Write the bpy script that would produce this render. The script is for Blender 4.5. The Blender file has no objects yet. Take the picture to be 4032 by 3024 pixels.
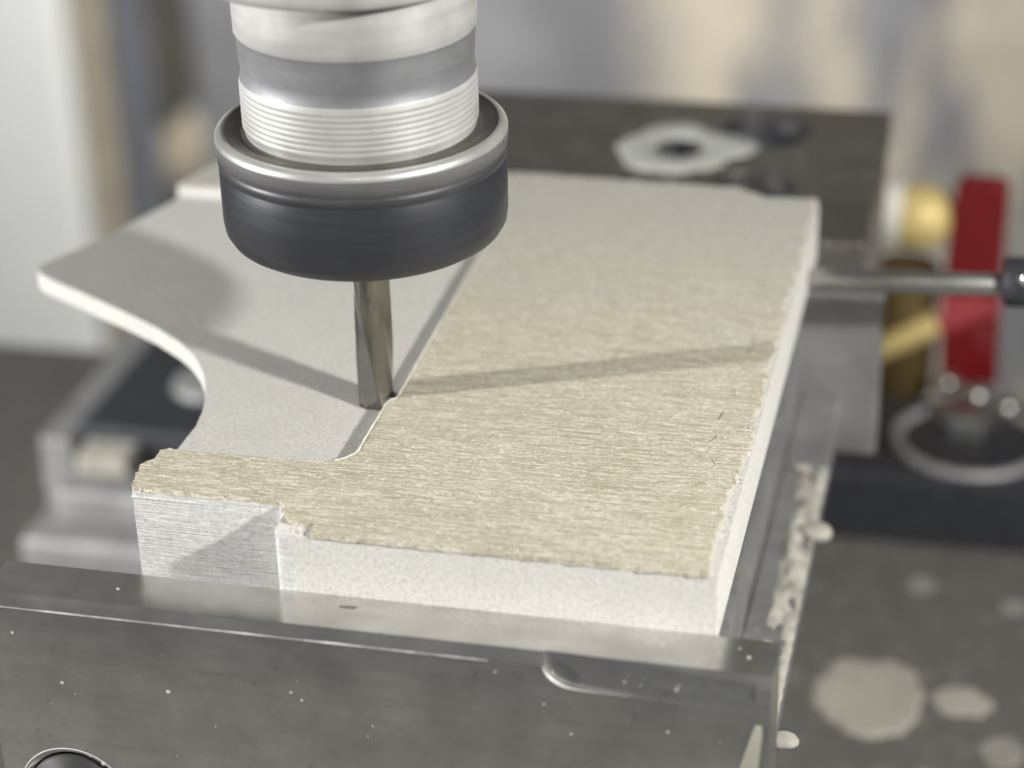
import bpy, bmesh, math, random
from mathutils import Vector, Matrix, noise

# ------------------------------------------------------------------ camera, world, lamps (1 unit = 1 cm)
S = bpy.context.scene
COL = S.collection
S.unit_settings.scale_length = 0.01
cd = bpy.data.cameras.new("camera")
cam = bpy.data.objects.new("camera", cd); COL.objects.link(cam)
F = Vector((-0.2101735, 0.86453745, -0.45651078))
Rr = Vector((0.97427557, 0.22405272, -0.02423806))
U = Vector((-0.08132777, 0.4498615, 0.88938767))
cam.matrix_world = Matrix(((Rr.x, U.x, -F.x, 0), (Rr.y, U.y, -F.y, -33.594), (Rr.z, U.z, -F.z, 22.598), (0, 0, 0, 1)))
cd.sensor_width = 36; cd.lens = 77.0
cd.clip_start = 1; cd.clip_end = 2000
cd.dof.use_dof = True
cd.dof.focus_distance = 43.5
cd.dof.aperture_fstop = 0.076
S.camera = cam

W = bpy.data.worlds.new("World"); S.world = W; W.use_nodes = True
bg = W.node_tree.nodes["Background"]
bg.inputs[0].default_value = (0.93, 0.97, 1.0, 1); bg.inputs[1].default_value = 0.105

def lamp(name, loc, target, size, power, color, shape='DISK', size_y=None):
    l = bpy.data.lights.new(name, 'AREA'); l.shape = shape; l.size = size
    if size_y: l.size_y = size_y
    l.energy = power; l.color = color
    o = bpy.data.objects.new(name, l); COL.objects.link(o); o.location = loc
    o.rotation_euler = (Vector(target) - Vector(loc)).to_track_quat('-Z', 'Y').to_euler()
    return o
TG = Vector((-12.5, 5.8, 2))
lamp("lamp_right", TG + 62 * Vector((.90, -.43, .535)).normalized(), TG, 3.6, 57000, (1, .98, .945))
lamp("lamp_left", TG + 62 * Vector((-.92, -.39, .28)).normalized(), TG, 1.6, 60000, (1, .985, .97))
lamp("lamp_front", TG + 60 * Vector((.18, -.86, .62)).normalized(), TG, 1.5, 1500, (1, .97, .9))
cl = lamp("wall_fill_lamp", (-35, 80, 45), (-48, 140, -38), 50, 58000, (1, .98, .95), 'RECTANGLE', 30)  # unseen lamp added to brighten the back wall and white panel
cl.data.spread = math.radians(95)

S.view_settings.view_transform = 'Standard'; S.view_settings.look = 'None'
S.view_settings.exposure = 0; S.view_settings.gamma = 1
S.cycles.use_denoising = True
S.cycles.max_bounces = 8

# ------------------------------------------------------------------ material helpers
def mat(name):
    m = bpy.data.materials.new(name); m.use_nodes = True
    nt = m.node_tree; b = nt.nodes["Principled BSDF"]
    return m, nt, b
def N(nt, t, **kw):
    n = nt.nodes.new(t)
    for k, v in kw.items():
        if k in n.inputs: n.inputs[k].default_value = v
        else: setattr(n, k, v)
    return n
def L(nt, a, b): nt.links.new(a, b)
def coords(nt, scale=(1, 1, 1), loc=(0, 0, 0)):
    c = N(nt, 'ShaderNodeTexCoord'); mp = N(nt, 'ShaderNodeMapping')
    mp.inputs['Scale'].default_value = scale; mp.inputs['Location'].default_value = loc
    L(nt, c.outputs['Object'], mp.inputs[0]); return mp.outputs[0]
def nz(nt, scale, detail=4, rough=.55, sc=(1, 1, 1), loc=(0, 0, 0)):
    n = N(nt, 'ShaderNodeTexNoise'); n.inputs['Scale'].default_value = scale
    n.inputs['Detail'].default_value = detail; n.inputs['Roughness'].default_value = rough
    L(nt, coords(nt, sc, loc), n.inputs['Vector']); return n.outputs[0]
def ramp(nt, src, stops):
    r = N(nt, 'ShaderNodeValToRGB'); e = r.color_ramp.elements
    while len(e) < len(stops): e.new(.5)
    for i, (p, c) in enumerate(stops):
        e[i].position = p; e[i].color = (c if len(c) == 4 else (*c, 1)) if isinstance(c, tuple) else (c, c, c, 1)
    L(nt, src, r.inputs[0]); return r.outputs[0]
def mix(nt, fac, a, b, mode='MIX'):
    m = N(nt, 'ShaderNodeMix', data_type='RGBA', blend_type=mode)
    for s, v in ((0, fac), (6, a), (7, b)):
        if isinstance(v, (int, float)): m.inputs[s].default_value = v
        elif isinstance(v, tuple): m.inputs[s].default_value = (*v, 1)
        else: L(nt, v, m.inputs[s])
    return m.outputs[2]
def math_(nt, op, a, b=None):
    m = N(nt, 'ShaderNodeMath', operation=op)
    for i, v in enumerate((a, b)):
        if v is None: continue
        if isinstance(v, (int, float)): m.inputs[i].default_value = v
        else: L(nt, v, m.inputs[i])
    return m.outputs[0]
def bump(nt, b, h, strength, dist):
    n = N(nt, 'ShaderNodeBump'); n.inputs['Strength'].default_value = strength; n.inputs['Distance'].default_value = dist
    L(nt, h, n.inputs['Height']); L(nt, n.outputs[0], b.inputs['Normal'])

def simple(name, col, rough=.5, metal=0, var=.12, scale=1.5, bmp=0, bs=30):
    m, nt, b = mat(name)
    f = nz(nt, scale, 5, .6)
    lo = tuple(c * (1 - var) for c in col); hi = tuple(min(1, c * (1 + var)) for c in col)
    L(nt, ramp(nt, f, [(.3, lo), (.7, hi)]), b.inputs['Base Color'])
    b.inputs['Roughness'].default_value = rough; b.inputs['Metallic'].default_value = metal
    if bmp: bump(nt, b, nz(nt, bs, 3), bmp, .02)
    return m

# tan fibrous skin, streaks run along X
def m_skin():
    m, nt, b = mat("sanded_skin")
    st = nz(nt, 1, 5, .62, (1.3, 36, 8))
    st2 = nz(nt, 1, 4, .6, (3.6, 75, 10), (3, 1, 0))
    gr = nz(nt, 14, 4, .8)
    blot = nz(nt, .45, 4, .6, (1, 1.2, 1))
    base = ramp(nt, blot, [(.3, (.43, .385, .28)), (.55, (.49, .445, .335)), (.75, (.53, .50, .41))])
    c = mix(nt, ramp(nt, st, [(.44, 0.), (.60, 1.)]), base, (.80, .76, .625))
    c = mix(nt, ramp(nt, st2, [(.30, .95), (.47, 0.)]), c, (.30, .25, .165))
    c = mix(nt, ramp(nt, gr, [(.36, .65), (.5, 0.)]), c, (.40, .345, .25))
    c = mix(nt, ramp(nt, gr, [(.56, 0.), (.68, .8)]), c, (.82, .79, .71))
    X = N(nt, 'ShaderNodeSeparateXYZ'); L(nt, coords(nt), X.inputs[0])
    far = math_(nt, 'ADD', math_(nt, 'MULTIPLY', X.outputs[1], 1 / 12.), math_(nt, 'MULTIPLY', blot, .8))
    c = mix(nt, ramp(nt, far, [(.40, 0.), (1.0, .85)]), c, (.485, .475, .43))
    fl = nz(nt, 9, 3, .6, (.6, 1.6, 1), (1, 5, 0))
    c = mix(nt, ramp(nt, fl, [(.60, 0.), (.66, .75)]), c, (.86, .84, .77))
    c = mix(nt, ramp(nt, fl, [(.33, .6), (.40, 0.)]), c, (.33, .285, .20))
    L(nt, c, b.inputs['Base Color']); b.inputs['Roughness'].default_value = .85
    b.inputs['Specular IOR Level'].default_value = .25
    h = math_(nt, 'ADD', math_(nt, 'MULTIPLY', st, .7), math_(nt, 'ADD', math_(nt, 'MULTIPLY', st2, .6), math_(nt, 'MULTIPLY', gr, .7)))
    bump(nt, b, h, .9, .06)
    return m
def m_board(name, tone, layered):
    m, nt, b = mat(name)
    g = nz(nt, 11, 5, .85); g2 = nz(nt, 1.1, 3)
    a = tuple(c * .68 for c in tone)
    c = ramp(nt, g, [(.34, a), (.5, tone), (.68, tuple(min(1, x * 1.22) for x in tone))])
    c = mix(nt, ramp(nt, g2, [(.35, .28), (.65, 0.)]), c, tuple(x * .84 for x in tone))
    h = g
    if layered:
        ly = nz(nt, 1, 4, .7, (.35, .35, 26))
        ly2 = nz(nt, 1, 3, .6, (2.5, 2.5, 34), (7, 0, 2))
        c = mix(nt, ramp(nt, ly, [(.36, .55), (.5, 0.)]), c, tuple(x * .66 for x in tone))
        c = mix(nt, ramp(nt, ly2, [(.55, 0.), (.66, .8)]), c, (.86, .85, .82))
        h = math_(nt, 'ADD', math_(nt, 'MULTIPLY', ly, 1.2), math_(nt, 'MULTIPLY', g, .4))
    L(nt, c, b.inputs['Base Color']); b.inputs['Roughness'].default_value = .9
    b.inputs['Specular IOR Level'].default_value = .2
    bump(nt, b, h, .7, .03)
    return m
def m_steel(name, col, rough, scr=(.6, 14, 14), spots=True, metal=.9, dust=0):
    m, nt, b = mat(name)
    s1 = nz(nt, 1, 5, .65, scr); s2 = nz(nt, .8, 5, .6); s3 = nz(nt, 5, 4, .7)
    c = ramp(nt, s2, [(.3, tuple(x * .78 for x in col)), (.7, tuple(x * 1.12 for x in col))])
    c = mix(nt, ramp(nt, s1, [(.35, .35), (.6, 0.)]), c, tuple(x * .7 for x in col))
    if spots: c = mix(nt, ramp(nt, s3, [(.27, .75), (.36, 0.)]), c, tuple(x * .45 for x in col))
    r = math_(nt, 'ADD', math_(nt, 'MULTIPLY', s1, .16), rough - .08)
    if dust:
        d = nz(nt, 1.6, 6, .75, (1, 1, 1), (5, 2, 1))
        df = ramp(nt, d, [(.60 - dust * .3, 0.), (.78 - dust * .3, .7)])
        c = mix(nt, df, c, (.50, .48, .42)); r = math_(nt, 'ADD', r, math_(nt, 'MULTIPLY', df, .5))
        L(nt, math_(nt, 'MULTIPLY', math_(nt, 'SUBTRACT', 1., df), metal), b.inputs['Metallic'])
    else: b.inputs['Metallic'].default_value = metal
    L(nt, c, b.inputs['Base Color']); L(nt, r, b.inputs['Roughness'])
    bump(nt, b, math_(nt, 'ADD', s1, math_(nt, 'MULTIPLY', s3, .4)), .12, .01)
    return m

def m_nut():
    m = m_steel("black_oxide_steel", (.047, .049, .056), .38, (.5, .5, 9), False, .35)
    nt = m.node_tree; b = nt.nodes["Principled BSDF"]
    src = b.inputs['Base Color'].links[0].from_socket
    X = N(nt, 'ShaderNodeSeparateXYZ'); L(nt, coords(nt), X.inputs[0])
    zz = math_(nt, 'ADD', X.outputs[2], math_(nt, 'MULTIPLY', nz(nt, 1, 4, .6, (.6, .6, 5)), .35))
    rim_glow = ramp(nt, math_(nt, 'SUBTRACT', zz, 1.45), [(.34, 0.), (.62, .2), (.90, .6)])  # glow below the rim painted in, paler towards the top
    L(nt, mix(nt, rim_glow, src, (.30, .30, .295)), b.inputs['Base Color'])
    return m
M = dict(
    skin=m_skin(),
    board=m_board("white_board", (.655, .643, .605), False),
    core=m_board("board_edge", (.63, .628, .615), True),
    floor=m_board("milled_floor", (.52, .508, .475), False),
    jaw=m_steel("ground_steel", (.60, .59, .565), .21, (.5, 3, 3)),
    jaw_rear=m_steel("rear_jaw_steel", (.31, .295, .265), .42, dust=.05),
    bed=m_steel('bed_steel', (.40, .40, .40), .45, (.5, 2, .5), False, .7, dust=.06),
    spindle=m_steel("turned_steel", (.53, .525, .505), .58, (.3, .3, 7), False, .4),
    spindle_band=m_steel("dark_band_steel", (.26, .265, .275), .55, (.3, .3, 6), False, .5),  # darker steel for the smooth band above the thread
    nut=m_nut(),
    nut_top=m_steel("nut_face_steel", (.17, .165, .155), .42, (3, 3, 3), False, .7),
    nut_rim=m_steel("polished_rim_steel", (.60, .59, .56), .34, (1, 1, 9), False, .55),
    tool=m_steel("carbide", (.30, .295, .28), .25, (16, 16, .6), False, 1.),
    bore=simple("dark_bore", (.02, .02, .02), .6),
    blackpaint=simple("black_cast_iron", (.030, .032, .038), .5, .1, .3, 2, .3, 12),
    bluepaint=simple("dark_blue_cast_iron", (.050, .054, .062), .5, .1, .2, 1.5, .2, 12),
    silver=m_steel("dull_washer_steel", (.42, .42, .42), .6, (2, 2, 2), False, .4, dust=.1),
    edge=simple('rim_glint_steel', (.80, .80, .77), .4, .3, .1),  # bright steel for the bore rim and the modelled edge glints
    chrome=simple("chrome", (.75, .75, .73), .14, 1, .05),
    rod=m_steel("rod_steel", (.42, .41, .39), .34, (.6, 10, 10), False, .9),
    brass=simple("brass", (.74, .58, .24), .55, .2, .08, 3),
    red=simple("red_paint", (.18, .010, .012), .32, 0, .12, 3),
    dust=simple("plaster_dust", (.37, .355, .31), .95, 0, .3, 1.6, .5, 6),
    paste=simple("dried_plaster", (.37, .355, .305), .9, 0, .12, 1.2, .4, 8),
    white=simple("white_enamel", (.80, .81, .80), .5, 0, .03, .2),
    beige=simple("beige_dust_coat", (.33, .29, .22), .9, 0, .15, .3),
    post=simple("blue_grey_paint", (.13, .135, .155), .6, 0, .18, .15),
    olive=simple("dark_olive_paint", (.075, .07, .055), .7, 0, .15, .3),
)
def m_wall():
    m, nt, b = mat("splattered_wall")
    f1 = nz(nt, .05, 3, .5, (1, 1, 1), (21, 0, 14)); f2 = nz(nt, .075, 3, .55, (1.7, 1, .5), (2, 0, 5))
    f3 = nz(nt, .3, 3, .6, (1, 1, 1), (4, 0, 1))
    c = ramp(nt, f1, [(.40, (.155, .157, .165)), (.58, (.24, .242, .25))])
    X = N(nt, 'ShaderNodeSeparateXYZ'); L(nt, coords(nt), X.inputs[0])
    side = ramp(nt, math_(nt, 'MULTIPLY', math_(nt, 'ADD', X.outputs[0], 62.), 1 / 60.), [(.48, 0.), (.62, 1.)])
    sp = mix(nt, 1., ramp(nt, f2, [(.43, 0.), (.56, 1.)]), side, 'MULTIPLY')
    c = mix(nt, sp, c, (.50, .45, .36))
    c = mix(nt, ramp(nt, f3, [(.3, .3), (.5, 0.)]), c, (.17, .17, .18))
    L(nt, c, b.inputs['Base Color']); b.inputs['Roughness'].default_value = .8
    return m
def m_table():
    m, nt, b = mat("cast_iron_table")
    f = nz(nt, .7, 6, .65); sp = nz(nt, 1.7, 5, .6, (1, .8, 1), (3, 1, 0)); big = nz(nt, .45, 4, .55, (1, 1, 1), (9, 4, 0))
    c = ramp(nt, f, [(.3, (.135, .13, .12)), (.7, (.165, .16, .147))])
    df = mix(nt, 1., ramp(nt, sp, [(.50, 0.), (.64, 1.)]), ramp(nt, big, [(.42, .1), (.6, 1.)]), 'MULTIPLY')
    c = mix(nt, math_(nt, 'MULTIPLY', df, .35), c, (.36, .34, .29))
    L(nt, c, b.inputs['Base Color']); b.inputs['Roughness'].default_value = .5
    b.inputs['Metallic'].default_value = .15
    return m
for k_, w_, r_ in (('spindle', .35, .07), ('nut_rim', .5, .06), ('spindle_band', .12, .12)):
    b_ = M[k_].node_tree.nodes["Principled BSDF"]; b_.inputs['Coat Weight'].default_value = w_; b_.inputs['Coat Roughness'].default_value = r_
M['wall'] = m_wall(); M['table'] = m_table()

# ------------------------------------------------------------------ geometry helpers
random.seed(4)
def link(name, me, m, parent=None, **props):
    o = bpy.data.objects.new(name, me); COL.objects.link(o)
    if isinstance(m, list):
        for x in m: me.materials.append(x)
    elif m: me.materials.append(m)
    if parent: o.parent = parent
    for k, v in props.items(): o[k] = v
    return o
def empty(name, loc, label, cat, group=None):
    o = bpy.data.objects.new(name, None); COL.objects.link(o); o.location = loc
    o['label'] = label; o['category'] = cat
    if group: o['group'] = group
    return o
def to_local(bm, parent):
    if parent: bmesh.ops.translate(bm, verts=bm.verts, vec=-Vector(parent.location))
def mk(name, bm, m, parent=None, smooth=False, bev=0, seg=2, **props):
    to_local(bm, parent)
    bmesh.ops.recalc_face_normals(bm, faces=bm.faces)
    me = bpy.data.meshes.new(name); bm.to_mesh(me); bm.free()
    if smooth:
        for p in me.polygons: p.use_smooth = True
    o = link(name, me, m, parent, **props)
    if bev:
        b = o.modifiers.new("bevel", 'BEVEL'); b.width = bev; b.segments = seg; b.limit_method = 'ANGLE'; b.angle_limit = math.radians(40)
        b.harden_normals = False
    return o
def box(bm, x0, x1, y0, y1, z0, z1):
    vs = [bm.verts.new((x, y, z)) for z in (z0, z1) for x, y in ((x0, y0), (x1, y0), (x1, y1), (x0, y1))]
    for f in ((0, 1, 2, 3), (4, 5, 6, 7), (0, 1, 5, 4), (1, 2, 6, 5), (2, 3, 7, 6), (3, 0, 4, 7)):
        bm.faces.new([vs[i] for i in f])
def prism(bm, pts, z0, z1, mi=None, taper=0):
    n = len(pts)
    a = [bm.verts.new((x, y, z0)) for x, y in pts]; b = [bm.verts.new((x, y, z1)) for x, y in pts]
    f1 = bm.faces.new(a); f2 = bm.faces.new(b)
    sides = [bm.faces.new((a[i], a[(i + 1) % n], b[(i + 1) % n], b[i])) for i in range(n)]
    if mi: f1.material_index, f2.material_index = mi[0], mi[1]; [setattr(s, 'material_index', mi[2]) for s in sides]
    return f1, f2, sides
def lathe(bm, prof, cx=0, cy=0, seg=128, cap=False, mats=None):
    rings = []
    for r, z in prof:
        rings.append([bm.verts.new((cx + r * math.cos(2 * math.pi * k / seg), cy + r * math.sin(2 * math.pi * k / seg), z)) for k in range(seg)])
    for i in range(len(rings) - 1):
        for k in range(seg):
            f = bm.faces.new((rings[i][k], rings[i][(k + 1) % seg], rings[i + 1][(k + 1) % seg], rings[i + 1][k]))
            f.smooth = True
            if mats: f.material_index = mats[i]
    if cap:
        bm.faces.new(rings[0]); bm.faces.new(rings[-1])
def tube(bm, p0, p1, r0, r1=None, seg=24, cap=True):
    p0, p1 = Vector(p0), Vector(p1); r1 = r0 if r1 is None else r1
    q = (p1 - p0).to_track_quat('Z', 'Y'); A = []; B = []
    for k in range(seg):
        v = Vector((math.cos(2 * math.pi * k / seg), math.sin(2 * math.pi * k / seg), 0))
        A.append(bm.verts.new(p0 + q @ (v * r0))); B.append(bm.verts.new(p1 + q @ (v * r1)))
    for k in range(seg):
        f = bm.faces.new((A[k], A[(k + 1) % seg], B[(k + 1) % seg], B[k])); f.smooth = True
    if cap: bm.faces.new(A); bm.faces.new(B)
def ball(bm, c, r, sub=2, sc=(1, 1, 1)):
    ret = bmesh.ops.create_icosphere(bm, subdivisions=sub, radius=r)
    for v in ret['verts']: v.co = Vector((v.co.x * sc[0], v.co.y * sc[1], v.co.z * sc[2])) + Vector(c)
    for v in ret['verts']:
        for f in v.link_faces: f.smooth = True
def arc(cx, cy, r, a0, a1, n):
    return [(cx + r * math.cos(math.radians(a0 + (a1 - a0) * i / n)), cy + r * math.sin(math.radians(a0 + (a1 - a0) * i / n))) for i in range(n + 1)]
def rag(pts, step, amp, freq=3., seed=0.):
    """Resample a closed outline and roughen it like a torn or sawn edge. amp: number or f(x, y)."""
    out = []
    n = len(pts)
    for i in range(n):
        a = Vector((*pts[i], 0)); b = Vector((*pts[(i + 1) % n], 0)); d = (b - a).length
        k = max(1, int(d / step)); nrm = Vector((-(b - a).y, (b - a).x, 0)).normalized() if d > 1e-6 else Vector((0, 0, 0))
        for j in range(k):
            p = a.lerp(b, j / k); am = amp(p.x, p.y) if callable(amp) else amp
            o = (noise.noise(p * freq + Vector((seed, 0, 0))) + .5 * noise.noise(p * freq * 3.1 + Vector((0, seed, 0))) + .3 * noise.noise(p * freq * 8 + Vector((0, seed, 0)))) * am
            q = p + nrm * o
            out.append((q.x, q.y))
    return out
def boolean(o, bm, m=None):
    me = bpy.data.meshes.new("cut")
    bmesh.ops.recalc_face_normals(bm, faces=bm.faces); bm.to_mesh(me); bm.free()
    c = bpy.data.objects.new("cut", me); COL.objects.link(c)
    c.matrix_world = o.matrix_world.copy() if False else Matrix()
    md = o.modifiers.new("b", 'BOOLEAN'); md.operation = 'DIFFERENCE'; md.object = c; md.solver = 'EXACT'
    bpy.context.view_layer.update()
    dg = bpy.context.evaluated_depsgraph_get()
    nm = bpy.data.meshes.new_from_object(o.evaluated_get(dg))
    o.modifiers.clear(); old = o.data; o.data = nm; bpy.data.meshes.remove(old)
    bpy.data.objects.remove(c); bpy.data.meshes.remove(me)

# ------------------------------------------------------------------ setting
bm = bmesh.new(); box(bm, -400, 320, 140, 143, -151, 220)
mk("enclosure_wall", bm, M['wall'], kind='structure')
bm = bmesh.new(); box(bm, -400, 320, -120, 143, -153, -151)
mk("ground", bm, simple("floor_paint", (.16, .16, .16), .6), kind='structure')
bm = bmesh.new(); box(bm, -75, 40, -20, 36.9, -19, -14.58)
table = mk("machine_table", bm, M['table'], bev=.3, label="dark cast iron machine table spattered with dried plaster under the vise", category="table")

# background pieces at the wall
bm = bmesh.new(); box(bm, -160, -79.6, 134, 139.8, -150, 160)
mk("white_panel", bm, M['white'], bev=.8, label="tall blurred white panel at the far left behind the table", category="panel")
bm = bmesh.new(); box(bm, -79.2, -76.2, 134.5, 139.8, -150, 160)
mk("beige_trim_strip", bm, M['beige'], bev=.6, label="narrow beige dusty upright strip beside the tall white panel", category="trim strip")
bm = bmesh.new(); box(bm, -76.0, -72.4, 134.8, 139.8, -150, 160)
mk("grey_column", bm, M['post'], bev=.6, label="blurred blue grey upright column right of the beige strip", category="column")
bm = bmesh.new(); box(bm, -72.1, -70.0, 134.5, 139.8, -43, 160)
mk("olive_bracket", bm, M['olive'], bev=.6, label="dark olive upright bar hanging above the beige blob", category="bar")
bm = bmesh.new(); ball(bm, (-71.6, 137.5, -47.0), 3.0, 3, (1, .6, 1.5))
mk("beige_blob", bm, M['beige'], label="blurred beige lump of slurry stuck below the dark olive bar", category="slurry lump")

# ------------------------------------------------------------------ vise
vise = empty("machine_vise", (-10.8, 9, -14.58), "steel machine vise gripping the pale board, front jaw in the foreground", "vise")
JX0, JX1 = -18.52, -3.25
bm = bmesh.new()
prof = [(-.012, 0), (-1.10, 0), (-1.35, -.17), (-1.35, -7.5), (-.012, -7.5)]
a = [bm.verts.new((JX0, y, z)) for y, z in prof]; b = [bm.verts.new((JX1, y, z)) for y, z in prof]
bm.faces.new(a); bm.faces.new(b)
for i in range(5): bm.faces.new((a[i], a[(i + 1) % 5], b[(i + 1) % 5], b[i]))
bmesh.ops.translate(bm, verts=bm.verts, vec=(0, 0, 0))
jaw = mk("front_jaw", bm, M['jaw'])
# counterbore
bm = bmesh.new(); tube(bm, (-17.04, -1.5, -4.55), (-17.04, -.6, -4.55), 1.02, seg=64); boolean(jaw, bm)
bm = bmesh.new(); tube(bm, (-17.04, -1.4, -4.55), (-17.04, -1.24, -4.55), 1.17, 1.01, seg=64); boolean(jaw, bm)
# milled relief on the edge, right of the middle
bm = bmesh.new()
pl = [(-7.42, .1), (-7.40, -.2), (-7.28, -.42), (-7.05, -.56), (-6.8, -.60), (-3.55, -.66), (-3.5, .1)]
dep = [-1.14, -1.14, -1.15, -1.16, -1.16, -1.31, -1.31]
a = [bm.verts.new((x, -1.6, z)) for x, z in pl]; b = [bm.verts.new((x, d + (.10 if z > 0 else -(-z) * .12), z)) for (x, z), d in zip(pl, dep)]
bm.faces.new(a)
bm.faces.new(b)
for i in range(7): bm.faces.new((a[i], a[(i + 1) % 7], b[(i + 1) % 7], b[i]))
bmesh.ops.triangulate(bm, faces=bm.faces)
boolean(jaw, bm)
bmj = bmesh.new(); bmj.from_mesh(jaw.data); to_local(bmj, vise); bmj.to_mesh(jaw.data); bmj.free(); jaw.parent = vise
bv = jaw.modifiers.new("bevel", 'BEVEL'); bv.width = .035; bv.segments = 2; bv.limit_method = 'ANGLE'; bv.angle_limit = math.radians(25)
jaw['label'] = "ground steel front jaw with chamfered top edge and screw hole"
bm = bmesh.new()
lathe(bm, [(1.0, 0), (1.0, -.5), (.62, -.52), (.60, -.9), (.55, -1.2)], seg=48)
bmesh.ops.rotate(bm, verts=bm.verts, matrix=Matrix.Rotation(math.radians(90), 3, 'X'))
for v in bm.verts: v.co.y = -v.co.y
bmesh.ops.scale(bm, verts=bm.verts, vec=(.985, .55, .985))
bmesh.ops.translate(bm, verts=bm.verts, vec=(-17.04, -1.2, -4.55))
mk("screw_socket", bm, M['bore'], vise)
bm = bmesh.new()
lathe(bm, [(1.18, 0), (1.165, .012), (1.03, -.10)], seg=64)
bmesh.ops.rotate(bm, verts=bm.verts, matrix=Matrix.Rotation(math.radians(90), 3, 'X'))
bmesh.ops.translate(bm, verts=bm.verts, vec=(-17.04, -1.349, -4.55))
mk("bore_rim", bm, M['edge'], vise)

# rear jaw with two screw holes
bm = bmesh.new(); box(bm, -18.3, -3.3, 18.45, 28.3, -1.0, 0)
rj = mk("rear_jaw", bm, M['jaw_rear'])
for (x, y, r) in ((-6.75, 26.2, 1.27), (-6.6, 21.75, 1.17), (-9.15, 24.4, .66)):
    bm = bmesh.new(); tube(bm, (x, y, .2), (x, y, -.8), r, seg=48); boolean(rj, bm)
bmj = bmesh.new(); bmj.from_mesh(rj.data); to_local(bmj, vise); bmj.to_mesh(rj.data); bmj.free(); rj.parent = vise
bv = rj.modifiers.new("bevel", 'BEVEL'); bv.width = .05; bv.segments = 2; bv.limit_method = 'ANGLE'; bv.angle_limit = math.radians(40)
MS = simple('blued_screw', (.045, .05, .062), .75, 0, .2, 2)
for (x, y, r) in ((-6.75, 26.2, .86), (-6.6, 21.75, .8)):
    bm = bmesh.new()
    lathe(bm, [(0.001, -.75), (r * .45, -.75), (r * .5, -.42), (r * .92, -.42), (r, -.50), (r, -.79)], x, y, 40)
    mk("screw_head", bm, MS, vise)
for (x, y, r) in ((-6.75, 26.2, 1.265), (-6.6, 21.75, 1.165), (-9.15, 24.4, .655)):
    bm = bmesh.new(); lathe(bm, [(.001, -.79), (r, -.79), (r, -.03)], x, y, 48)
    mk("bore_shade", bm, M['bore'], vise)  # near-black liner puts shade into the hole and hides its glints
bm = bmesh.new(); box(bm, -18.9, -3.32, 19.21, 27.6, -6, -1.004)
mk("rear_body", bm, M['bed'], vise, bev=.12)
bm = bmesh.new(); box(bm, -18.9, -2.70, 18.2, 19.2, -6, -1.3)
mk("rear_plate", bm, M['bed'], vise, bev=.08)
bm = bmesh.new(); box(bm, -17.2, -4.75, .0, 18.19, -6, -2.6)
mk("bed", bm, M['bed'], vise, bev=.12)
bm = bmesh.new(); box(bm, -4.74, -3.62, .6, 18.19, -5.0, -4.3)
mk("side_ledge", bm, M['bed'], vise, bev=.1)
bm = bmesh.new(); box(bm, -16.2, -6.5, -.9, 27.5, -14.576, -6.004)
mk("vise_base", bm, M['bed'], vise, bev=.2)
bm = bmesh.new(); box(bm, -29.6, -16.22, 20.9, 24.0, -14.576, -13.2)
mk("side_lug", bm, M['silver'], vise, bev=.3, seg=3)
bm = bmesh.new(); box(bm, -28.7, -16.22, 21.9, 25.9, -13.196, -11.9)
mk("lug_rib", bm, M['silver'], vise, bev=.3, seg=3)
for y0 in (.6, 15.6):
    bm = bmesh.new(); box(bm, -15.9, -5.4, y0, y0 + 1.3, -2.59, -.79)
    mk("parallel_bar", bm, M['jaw'], vise, bev=.03)

# ------------------------------------------------------------------ board in the vise
board = empty("composite_board", (-10.5, 9, -.75), "pale tan faced composite board half milled away, clamped in the vise", "board")
H = 1.343; ZS = 1.235; ZF = 1.06
def edge_amp(x, y):
    if x < -16 and y < 3: return .13
    if x > -4.6: return .0
    if y > 17.3: return .22
    if y < .1: return .012
    return .008
step = [(-12.17, 3.45), (-12.18, 5.35), (-12.13, 5.50), (-12.03, 5.58), (-12.02, 5.9), (-12.05, 15.4)]
outer = [(-4.43, 0.), (-12.70, 0.)] + arc(-12.72, .20, .20, 270, 180, 5) + [(-12.93, .75)] + arc(-13.20, .75, .27, 0, 90, 5) \
    + [(-16.18, 1.04), (-16.33, 1.85), (-16.16, 2.2), (-16.15, 2.55), (-15.9, 2.62), (-12.85, 2.66)] + arc(-12.90, 3.40, .74, 272, 358, 6) + step + \
    arc(-12.85, 15.4, .8, 0, 90, 6) + [(-20.95, 16.2), (-20.2, 18.6), (-6.6, 18.42), (-5.9, 17.95), (-4.43, 17.95)]
ro = rag(outer, .16, lambda x, y: .05 if x < -16 and y < 3 else (.015 if y > 17 else .004), 3)
bm = bmesh.new()
# body: full thickness, with its lower right edge relieved
f1, f2, sides = prism(bm, ro, -.78, ZS, (0, 1, 0))
for v in f1.verts:
    if v.co.x > -4.6: v.co.x -= .75
bmesh.ops.bisect_plane(bm, geom=list(bm.verts) + list(bm.edges) + list(bm.faces), plane_co=(0, 0, -.22), plane_no=(0, 0, 1))
for v in bm.verts:
    if abs(v.co.z + .22) < .01 and v.co.x > -5.3: v.co.x = -4.43
bmesh.ops.triangulate(bm, faces=[f for f in bm.faces if len(f.verts) > 4])
body = mk("board_body", bm, [M['core'], M['board']], board)
for p in body.data.polygons:
    if abs(p.normal.z) < .5 and p.center.x + board.location.x > -12.6 and p.center.y + 9 < .6: p.material_index = 1
    if p.normal.x > .5: p.material_index = 1

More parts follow.
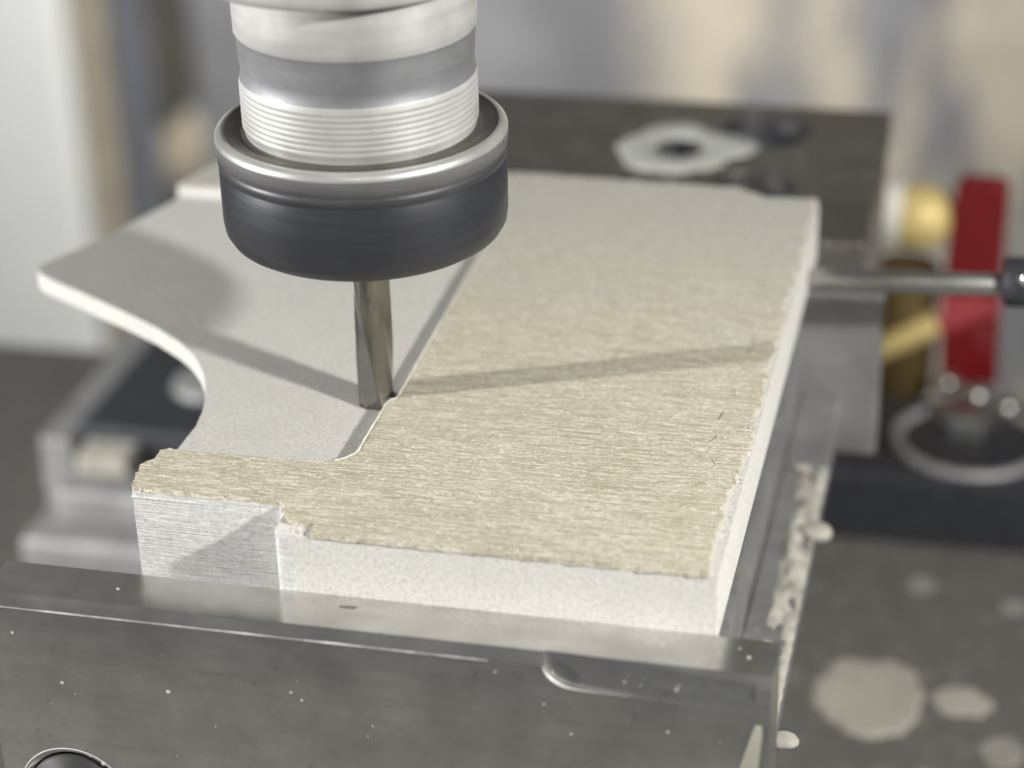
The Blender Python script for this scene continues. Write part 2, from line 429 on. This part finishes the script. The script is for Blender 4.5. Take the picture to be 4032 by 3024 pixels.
# thin left wing left by the cutter, at the pocket floor level
wing = [(-12.0, 2.5), (-16.0, 2.5), (-16.03, 3.13), (-16.01, 4.16), (-16.10, 4.8), (-16.22, 5.3), (-16.42, 5.85), (-16.66, 6.4), (-16.98, 6.95), (-17.36, 7.45),
        (-17.82, 7.9), (-18.58, 8.5), (-19.40, 9.02), (-20.71, 9.80), (-22.15, 10.62), (-22.42, 10.80), (-22.60, 11.0), (-22.66, 11.2), (-22.64, 11.42), (-22.52, 11.68),
        (-21.77, 13.3), (-20.9, 15.9), (-20.6, 17.2), (-11.8, 17.2)]
bm = bmesh.new()
wr = rag(wing, .25, .004, 4, 3)
prism(bm, wr, .60, ZF, (1, 0, 1)); bmesh.ops.triangulate(bm, faces=[f for f in bm.faces if len(f.verts) > 4])
mk("milled_wing", bm, [M['floor'], M['board']], board, bev=.018, label="thin milled wing with smooth grey floor curving out to the left")

# tan skin on top: a real sheet with torn edge, relief on its top face
def skin_outline():
    pts = list(outer)
    pts = [p for p in pts if not (p[0] > -12.95 and p[0] < -12.6 and p[1] < .3)]
    i = 0
    k = [(-4.6, -.035), (-12.15, -.03), (-12.2, .33), (-12.72, .36), (-12.86, .62), (-12.99, .80)]
    rest = outer[8 + 1:-1]
    pts = k + rest
    pts += [(-4.55, 17.95)]
    y = 17.4
    while y > .2:
        pts.append((-4.50 - .10 * (.4 + noise.noise(Vector((y * .9, 3, 1)))) - .16 * max(0, 1 - abs(y - 1.5) / 3), y)); y -= .35
    return pts
so = rag(skin_outline(), .055, lambda x, y: (.09 if (x < -15.9 and y < 3.2) else .10 if x > -5.4 and y > .1 else .14 if y > 17.3 else (.018 + .022 * max(0, (x + 10) / 6)) if (y < .5 and x > -13) else .022 if y < 1.2 else .012), 3.2, 7)
bm = bmesh.new()
f1, f2, sides = prism(bm, so, ZS + .004, H)
bmesh.ops.triangulate(bm, faces=[f1, f2])
mk("tan_skin", bm, M['skin'], board, label="tan sanded face sheet with torn pale edges")
# second peeled ply line under the skin at the recess and front edge
bm = bmesh.new()
for (x0, x1, y, z) in ((-16.2, -13.15, 1.03, 1.10),):
    n = int((x1 - x0) / .12); A = []; B = []; C = []; D = []
    for i in range(n + 1):
        x = x0 + (x1 - x0) * i / n
        o = .004 + .016 * (noise.noise(Vector((x * 2.3, y, 5))) + .4)
        zz = z + .018 * noise.noise(Vector((x * 1.3, 2, y)))
        A.append(bm.verts.new((x, y - o, zz + .018))); B.append(bm.verts.new((x, y - o, zz - .006)))
        C.append(bm.verts.new((x, y + .03, zz + .03))); D.append(bm.verts.new((x, y + .03, zz - .02)))
    for i in range(n):
        bm.faces.new((A[i], A[i + 1], B[i + 1], B[i])); bm.faces.new((C[i], C[i + 1], A[i + 1], A[i])); bm.faces.new((B[i], B[i + 1], D[i + 1], D[i]))
mk("peeled_ply", bm, M['board'], board)
# ragged pale ridge along the milled step, stands in for light on its wall
bm = bmesh.new()
def lit_ridge(path, r, jit):
    prev = None
    P = []
    for i in range(len(path) - 1):
        a, b = Vector((*path[i], H)), Vector((*path[i + 1], H)); k = max(1, int((b - a).length / .07))
        P += [a.lerp(b, j / k) for j in range(k)]
    for p in P:
        rr = r * (.6 + .8 * abs(noise.noise(p * 5))); q = p + Vector((noise.noise(p * 7) * jit - .012, noise.noise(p * 9 + Vector((3, 0, 0))) * jit, -.004))
        ring = [bm.verts.new(q + Vector((rr * math.cos(t), 0, rr * 1.2 * math.sin(t)))) for t in (0, 1.57, 3.14, 4.71)]
        if prev:
            for j in range(4): bm.faces.new((prev[j], prev[(j + 1) % 4], ring[(j + 1) % 4], ring[j]))
        prev = ring
lit_ridge(arc(-12.90, 3.40, .74, 300, 358, 6) + step, .024, .02)
mk("lit_step_edge", bm, simple("lit_fuzz", (.78, .76, .68), .9), board, smooth=True)
# cracks near the right edge: short sunken fissures in the skin
random.seed(11)
MC = simple("crack_shadow", (.24, .20, .145), 1)
def crack(x, y, n, s):
    bm = bmesh.new(); pts = [(x, y)]
    for _ in range(n):
        x += random.uniform(-.09, .06) ; y -= random.uniform(.10, .24) * s; pts.append((x, y))
    ws = [random.uniform(.006, .018) for _ in pts]; ws[0] = ws[-1] = .002
    vs = [(bm.verts.new((px - w, py, H + .003)), bm.verts.new((px + w, py + .01, H + .003))) for (px, py), w in zip(pts, ws)]
    for i in range(len(pts) - 1): bm.faces.new((vs[i][0], vs[i][1], vs[i + 1][1], vs[i + 1][0]))
    mk("crack", bm, MC, board)
for c in ((-5.02, 9.7, 5, .9), (-5.15, 7.3, 3, .9), (-5.12, 6.4, 4, .8), (-5.22, 5.2, 4, .8), (-5.15, 4.2, 3, .8), (-5.28, 3.3, 3, .7), (-5.32, 2.5, 3, .6)): crack(*c)
# loose pale chips along the torn right edge and front edge
bm = bmesh.new()
for i in range(150):
    t = random.random()
    if t < .62: x, y = random.gauss(-4.52, .05), random.uniform(.1, 17.5)
    elif t < .8: x, y = random.uniform(-12.7, -12.0), random.uniform(.03, .35)
    else: x, y = random.uniform(-11.5, -4.6), random.uniform(.02, .12)
    x = min(x, -4.45); z = (ZS if x > -4.52 or (y < .35 and x < -12) else H) + .008
    r = random.uniform(.012, .032)
    vs = [bm.verts.new((x + r * random.uniform(.6, 1.8) * math.cos(a), y + r * random.uniform(.5, 1) * math.sin(a), z + random.uniform(0, .015))) for a in (0, 1.2, 2.4, 3.7, 5)]
    top = bm.verts.new((x, y, z + r * .7))
    for k in range(5): bm.faces.new((vs[k], vs[(k + 1) % 5], top))
mk("torn_fibre", bm, M['board'], board, kind='stuff')

# ------------------------------------------------------------------ spindle, nut, end mill
CX, CY = -12.53, 5.83
sp = empty("milling_spindle", (CX, CY, 5.05), "light grey steel spindle with dark collet nut hanging over the board", "spindle")
pr = [(2.30, 7.30), (2.33, 7.48)]
z = 7.52
for k in range(8):
    pr += [(2.352, z), (2.358, z + .05), (2.344, z + .085), (2.344, z + .10)]; z += .118
mats = []
nthr = len(pr)
pr += [(2.335, 8.50), (2.30, 8.56), (2.31, 8.8), (2.335, 9.05), (2.345, 9.35), (2.36, 9.42), (2.385, 9.46), (2.39, 9.8), (2.40, 10.3), (2.41, 12.6)]
for i in range(len(pr) - 1): mats.append(0 if i < nthr else (1 if pr[i][1] < 9.4 else 0))
bm = bmesh.new(); lathe(bm, pr, CX, CY, 160, mats=mats)
mk("spindle_shaft", bm, [M['spindle'], M['spindle_band']], sp)
bm = bmesh.new()
lathe(bm, [(2.42, 10.72), (3.02, 10.60), (3.10, 10.66), (3.13, 10.8), (3.13, 12.4)], CX - .12, CY, 128)
mk("upper_collar", bm, M['spindle'], sp)
bm = bmesh.new()
lathe(bm, [(.5, 5.02), (2.35, 5.02), (2.60, 5.07), (2.76, 5.17), (2.86, 5.34), (2.89, 5.55), (2.895, 6.62), (2.875, 6.66), (2.875, 6.72), (2.90, 6.75), (2.905, 6.84), (2.885, 6.87), (2.885, 6.93), (2.91, 6.96), (2.926, 7.06), (2.93, 7.25)], CX, CY, 160)
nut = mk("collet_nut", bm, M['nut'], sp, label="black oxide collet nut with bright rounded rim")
bm = bmesh.new()
lathe(bm, [(2.93, 7.25), (2.924, 7.30), (2.902, 7.345), (2.865, 7.38), (2.82, 7.405), (2.78, 7.41), (2.75, 7.40)], CX, CY, 160)
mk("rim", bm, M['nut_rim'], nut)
bpy.data.objects["rim"].location = (0, 0, 0)
for v in bpy.data.objects["rim"].data.vertices: v.co -= Vector(sp.location) - Vector((0, 0, 0)) if False else Vector((0, 0, 0))
bpy.data.objects["rim"].data.transform(Matrix.Translation(-Vector(sp.location)))
bm = bmesh.new()
lathe(bm, [(2.75, 7.40), (2.70, 7.36), (2.60, 7.35), (2.55, 7.32), (2.48, 7.33), (2.43, 7.31), (2.38, 7.345), (2.34, 7.37), (2.2, 7.37)], CX, CY, 160)
o = mk("nut_face", bm, M['nut_top'], nut); o.data.transform(Matrix.Translation(-Vector(sp.location)))

em = empty("end_mill", (CX, CY, ZF), "slim bright steel milling cutter touching the step of the board", "milling cutter")
bm = bmesh.new()
segn, NZ = 96, 40
rings = []
for j in range(NZ + 1):
    zz = ZF + .004 + (5.2 - ZF) * j / NZ; fl = max(0, min(1, (4.15 - zz) / .5)); R0 = .395
    ring = []
    for k in range(segn):
        t = 2 * math.pi * k / segn; ph = (t * 3 + (zz - 1) * 1.3) % (2 * math.pi)
        g = .07 * max(0, math.sin(ph)) ** .8 + (.02 if ph > math.pi * 1.75 else 0)
        r = R0 - fl * g
        ring.append(bm.verts.new((CX + r * math.cos(t), CY + r * math.sin(t), zz)))
    rings.append(ring)
for j in range(NZ):
    for k in range(segn):
        f = bm.faces.new((rings[j][k], rings[j][(k + 1) % segn], rings[j + 1][(k + 1) % segn], rings[j + 1][k])); f.smooth = True
bm.faces.new(rings[0]); bm.faces.new(rings[-1])
mk("fluted_shank", bm, M['tool'], em)

# ------------------------------------------------------------------ work stop rod and its knob
st = empty("work_stop", (1.0, 16, -14.57), "round steel stop rod running right from behind the board to a black knob", "work stop")
bm = bmesh.new(); tube(bm, (-4.40, 16.0, .0), (.42, 16.05, .22), .285, seg=40); mk("rod", bm, M['rod'], st, bev=.03)
bm = bmesh.new(); tube(bm, (.25, 16.1, .28), (1.6, 16.1, .36), .62, seg=40); mk("knob", bm, M['blackpaint'], st, bev=.12)
bm = bmesh.new(); ball(bm, (.84, 15.6, .62), .26, 3); mk("ball_tip", bm, M['chrome'], st)
bm = bmesh.new(); tube(bm, (1.55, 16.1, .36), (9, 16.2, .8), .3, seg=32); mk("spindle_rod", bm, M['rod'], st)

# ------------------------------------------------------------------ right clamp, ring, valve
bm = bmesh.new(); prism(bm, [(-5.14, 27.96), (8, 28.25), (8, 33.6), (-3.1, 33.6), (-5.14, 32.8)], -14.576, -12.05)
mk("clamp_block", bm, M['blackpaint'], bev=.2, label="black clamp block on the table right of the vise", category="clamp block")
bm = bmesh.new()
lathe(bm, [(2.16, -12.04), (2.16, -11.95), (2.22, -11.89), (2.46, -11.88), (2.54, -11.93), (2.56, -12.04)], -.33, 30.7, 64)
mk("washer_ring", bm, M['silver'], label="wide pale dusty ring lying on the right black clamp block", category="ring")
vl = empty("brass_valve", (-.5, 35, -12.05), "brass valve with red lever behind the steel stop rod", "valve")
VY = 35.3
def roller(prof, name, m):
    bm = bmesh.new(); lathe(bm, prof, 0, 0, 48)
    bmesh.ops.rotate(bm, verts=bm.verts, matrix=Matrix.Rotation(math.radians(90), 3, 'Y'))
    bmesh.ops.rotate(bm, verts=bm.verts, matrix=Matrix.Rotation(math.radians(4), 3, 'Y'))
    bmesh.ops.translate(bm, verts=bm.verts, vec=(-3.05, VY, -6.15))
    mk(name, bm, m, vl)
roller([(.01, -1.6), (1.06, -1.6), (1.12, -1.5), (1.12, -.18), (1.10, -.10), (1.04, -.10)], "pale_cap", simple("ivory_pale", (.70, .68, .60), .5))  # left end of the roller, paler than the brass
roller([(1.06, -.09), (1.10, -.02), (1.10, .55), (1.04, .95), (.90, 1.25), (.62, 1.48), (.3, 1.6), (.01, 1.63)], "brass_cup", M['brass'])
bm = bmesh.new(); tube(bm, (-4.4, VY - .6, -11.4), (-1.70, VY - .7, -9.7), .42, seg=32); mk("brass_pipe", bm, M['brass'], vl, bev=.06)
bm = bmesh.new(); tube(bm, (-2.95, VY + .4, -12.9), (-2.95, VY + .4, -8.1), 1.15, seg=32); mk("brass_body", bm, simple("aged_brass", (.16, .11, .045), .5, .5), vl, bev=.1)
bm = bmesh.new()
lev = [(-1.46, -4.80), (-1.30, -4.55), (.10, -4.55), (.30, -4.80), (.28, -8.34), (.42, -12.0), (-1.50, -12.05), (-1.66, -8.86)]
a = [bm.verts.new((x, VY - .65, z)) for x, z in lev]; b = [bm.verts.new((x, VY + .13, z)) for x, z in lev]
bm.faces.new(a); bm.faces.new(b)
for i in range(8): bm.faces.new((a[i], a[(i + 1) % 8], b[(i + 1) % 8], b[i]))
mk("red_lever", bm, M['red'], vl, bev=.16, seg=3)
bm = bmesh.new()
vs = [bm.verts.new(p) for p in ((-1.62, VY - .68, -10.0), (.28, VY - .68, -9.2), (.28, VY - .68, -8.7), (-1.62, VY - .68, -8.7), (-1.62, VY - 1.05, -9.95), (.28, VY - 1.05, -9.1))]
for f in ((0, 1, 5, 4), (4, 5, 2, 3), (0, 4, 3), (1, 2, 5), (0, 3, 2, 1)): bm.faces.new([vs[i] for i in f])
mk("lever_rib", bm, simple("worn_red_paint", (.35, .05, .06), .35), vl)
for (x, y, z_, r) in ((-1.27, 34.1, -11.75, .40), (-.26, 33.0, -11.6, .5), (.75, 32.6, -11.75, .46)):
    bm = bmesh.new(); ball(bm, (x, y, z_), r, 3); mk("ball_nut", bm, M['rod'], vl)
bm = bmesh.new(); lathe(bm, [(.01, -11.4), (.7, -11.4), (1.0, -11.5), (1.1, -12.04)], -.5, 31.9, 6)
for f in bm.faces: f.smooth = False
mk("hex_nut", bm, M['rod'], vl, bev=.06)

# ------------------------------------------------------------------ left clamp
lc = empty("left_clamp", (-25.5, 28, -14.58), "dark blue grey clamp casting with bright washer seen below the board's wing", "clamp")
bm = bmesh.new(); prism(bm, [(-28.7, 24.2), (-22.5, 24.2), (-22.5, 32.2), (-28.7, 32.2)], -14.57, -10.75)
mk("clamp_body", bm, M['bluepaint'], lc, bev=.25)
bm = bmesh.new(); prism(bm, [(-29.9, 23.8), (-28.74, 23.8), (-28.74, 33.5), (-29.9, 33.5)], -14.57, -11.1)
mk("clamp_rail", bm, M['silver'], lc, bev=.15)
bm = bmesh.new(); lathe(bm, [(.01, -10.40), (1.05, -10.44), (1.22, -10.55), (1.25, -10.74)], -25.3, 27.6, 40); mk("washer", bm, M['silver'], lc)
bm = bmesh.new(); prism(bm, rag([(-28.3, 23.05), (-26.5, 23.05), (-26.5, 25.2), (-28.3, 25.2)], .2, .1), -11.896, -11.2)
mk("plaster_offcut", bm, simple("cream_plaster", (.50, .475, .41), .9), bev=.1, label="small beige offcut lying in front of the left blue grey clamp", category="offcut")

# ------------------------------------------------------------------ dried plaster and dust
def splat(name, cx, cy, rx, ry, z, h, seed, label, m=None, hole=None, tail=0):
    bm = bmesh.new(); n = 56; rings = []
    radii = [(1, 0), (.97, h), (.85, h * 1.2), (.6, h * .75), (.3, h * .6)] if not hole else [(1, 0), (.95, h), ((1 + hole) / 2, h * 1.3), (hole * 1.08, h), (hole, 0)]
    for fr, hz in radii:
        r = []
        for k in range(n):
            t = 2 * math.pi * k / n
            w = 1 + .20 * noise.noise(Vector((math.cos(t) * 1.6, math.sin(t) * 1.6, seed))) + .12 * noise.noise(Vector((math.cos(t) * 5, math.sin(t) * 5, seed)))
            ww = w if not (hole and fr <= hole * 1.1) else 1
            ex = 1 + (tail * max(0, math.cos(t - .2)) ** 6 if fr > .8 else 0)
            r.append(bm.verts.new((cx + rx * fr * ww * ex * math.cos(t), cy + ry * fr * ww * math.sin(t), z + hz)))
        rings.append(r)
    for i in range(len(rings) - 1):
        for k in range(n):
            f = bm.faces.new((rings[i][k], rings[i][(k + 1) % n], rings[i + 1][(k + 1) % n], rings[i + 1][k])); f.smooth = True
    if not hole: bm.faces.new(rings[-1])
    return mk(name, bm, m or M['paste'], label=label, category="plaster spot")
splat("plaster_splash", -2.54, 19.4, 1.65, 1.95, -14.578, .05, 1.3, "largest round dried plaster puddle on the table right of the vise")
splat("plaster_splash", .05, 19.6, .85, .75, -14.578, .04, 4.1, "small pale plaster puddle touching the large one on its right")
splat("plaster_splash", -9.0, 24.35, 1.65, 1.9, .004, .05, 2.2, "pale plaster ring around the small hole on the rear jaw", simple("pale_slurry", (.42, .43, .39), .7), hole=.40, tail=.25)
for (x, y, r, s, lb) in ((-1.43, 25.7, .45, 5, "faint small plaster spot nearest the black clamp block"), (1.3, 17.4, .65, 6, "pale plaster spot at the lower right corner of the table"),
                         (1.43, 24.9, .4, 7, "faint plaster spot by the right picture edge below the clamp block"), (-.65, 15.7, .45, 8, "plaster spot below the small puddle")):
    splat("plaster_splash", x, y, r, r * 1.1, -14.578, .03, s, lb, simple("faint_slurry", (.27, .26, .23), .8))
# dust heaped on the ledge beside the vise
bm = bmesh.new(); n = 230; m_ = 14; G = []
for i in range(n + 1):
    y = 2.4 + 11.8 * i / n; r = []
    for j in range(m_ + 1):
        u = j / m_
        x = -4.28 + .68 * u + .02 * noise.noise(Vector((y * 4, u * 5, 3))); p = Vector((x * 1.6, y * .7, 0))
        e = 1 - abs(2 * u - 1) ** 3
        hgt = .05 + .20 * noise.noise(p) + .06 * noise.noise(p * 3.1) + .02 * noise.noise(p * 9)
        r.append(bm.verts.new((x, y, -4.36 + max(-.02, hgt * e + .05))))
    G.append(r)
for i in range(n):
    for j in range(m_):
        f = bm.faces.new((G[i][j], G[i + 1][j], G[i + 1][j + 1], G[i][j + 1])); f.smooth = True
for c, r_ in (((-3.55, 11.1, -4.25), .38), ((-4.25, 14.0, -4.2), .2), ((-3.75, 13.6, -4.2), .2), ((-3.45, 3.0, -4.4), .3)):
    st_ = len(bm.verts); ball(bm, c, r_, 3, (1.1, .8, .5)); bm.verts.ensure_lookup_table()
    for v in bm.verts[st_:]:
        v.co += (v.co - Vector(c)) * (.35 * noise.noise(v.co * 2.5) + .15 * noise.noise(v.co * 9))
mk("plaster_dust", bm, M['dust'], kind='stuff', label="pale plaster dust heaped along the ledge beside the vise")
# specks on the front jaw
bm = bmesh.new(); random.seed(8)
def speck(x, y, z_, r, up):
    ball(bm, (x, y, z_), r * .78, 2, (1, 1, .5) if up else (1, .5, 1))
import itertools
for (x, z_, r) in ((-17.0, -1.8, .05), (-14.8, -1.72, .055), (-16.35, -3.65, .06), (-12.3, -1.4, .035), (-12.1, -1.55, .035), (-4.95, -.35, .045), (-5.9, -.30, .03), (-5.6, -.33, .02),
                   (-8.3, -.4, .03), (-7.4, -1.0, .03), (-17.9, -.75, .04), (-13.9, -2.4, .02), (-5.1, -1.3, .035), (-6.9, -1.6, .03)):
    speck(x, -1.355, z_, r, False)
for (x, y, r) in ((-15.95, -.58, .045), (-5.35, -.5, .04), (-3.75, -.6, .05), (-3.95, -.35, .03), (-9.0, -.4, .02), (-6.9, -.1, .04)): speck(x, y, .004, r, True)
for i in range(34):
    x = random.uniform(-18.2, -3.4)
    speck(x, -1.352, random.uniform(-5, -.7), random.uniform(.008, .022), False)
mk("dust_specks", bm, simple("speck_white", (.40, .40, .37), .8), kind='stuff', label="tiny pale plaster specks scattered over the front jaw")
bm = bmesh.new(); prev = None; n = 420
for i in range(n + 1):
    x = -18.45 + 10.0 * i / n
    rr = .006 + .016 * max(0, noise.noise(Vector((x * 1.1, 0, 4))) + .25 + .5 * noise.noise(Vector((x * 5, 0, 4)))) * (1 if x < -9 else max(0, (-8.45 - x) / .55))
    ring = [bm.verts.new((x, -1.349 + rr * math.cos(t), -.171 + rr * math.sin(t))) for t in (0, 1.26, 2.51, 3.77, 5.03)]
    if prev:
        for j in range(5): bm.faces.new((prev[j], prev[(j + 1) % 5], ring[(j + 1) % 5], ring[j]))
    prev = ring
mk("edge_glint", bm, M['edge'], vise, smooth=True)  # dashed highlight of the jaw corner, modelled as a bright strip
bm = bmesh.new(); prev = None
pts = [(-7.41, -.17), (-7.39, -.25), (-7.34, -.34), (-7.26, -.43), (-7.16, -.50), (-7.04, -.555), (-6.9, -.585), (-6.7, -.602), (-6.3, -.607), (-5.8, -.614)]
for k, (x, z_) in enumerate(pts):
    rr = (.008, .016, .026, .034, .036, .032, .022, .014, .007, .003)[k]
    ring = [bm.verts.new((x + rr * math.cos(t) * .7, -1.347 + rr * .6 * math.sin(t), z_ + rr * math.cos(t) * .7)) for t in (0, 1.05, 2.09, 3.14, 4.19, 5.24)]
    if prev:
        for jj in range(6): bm.faces.new((prev[jj], prev[(jj + 1) % 6], ring[(jj + 1) % 6], ring[jj]))
    prev = ring
mk("relief_glint", bm, M['edge'], vise, smooth=True)  # bright strip standing in for glints at the relief's left end
# dark nick on the jaw top and pale streak on its face
bm = bmesh.new()
c0 = bm.verts.new((-11.35, -.36, .004)); vs = []
for k in range(22):
    a = k / 22 * 2 * math.pi; q = random.uniform(.03, .15) * (1 + .6 * abs(math.cos(a)))
    vs.append(bm.verts.new((-11.35 + q * math.cos(a), -.36 + .5 * q * math.sin(a), .004)))
for k in range(22): bm.faces.new((c0, vs[k], vs[(k + 1) % 22]))
mk("nick", bm, simple("nick_dark", (.11, .10, .085), .9), vise)
bm = bmesh.new()
s = [(-3.42, -.95), (-3.40, -1.1), (-3.46, -1.9), (-3.55, -2.6), (-3.92, -2.6), (-3.75, -1.9), (-3.56, -1.15), (-3.50, -.95)]
a = [bm.verts.new((x, -1.351, z)) for x, z in s]; b = [bm.verts.new((x + (.02 if i < 4 else -.02), -1.375, z)) for i, (x, z) in enumerate(s)]
bm.faces.new(b)
for i in range(8): bm.faces.new((a[i], a[(i + 1) % 8], b[(i + 1) % 8], b[i]))
mk("pale_streak", bm, M['paste'], label="narrow pale streak down the right end of the front jaw", category="smear")
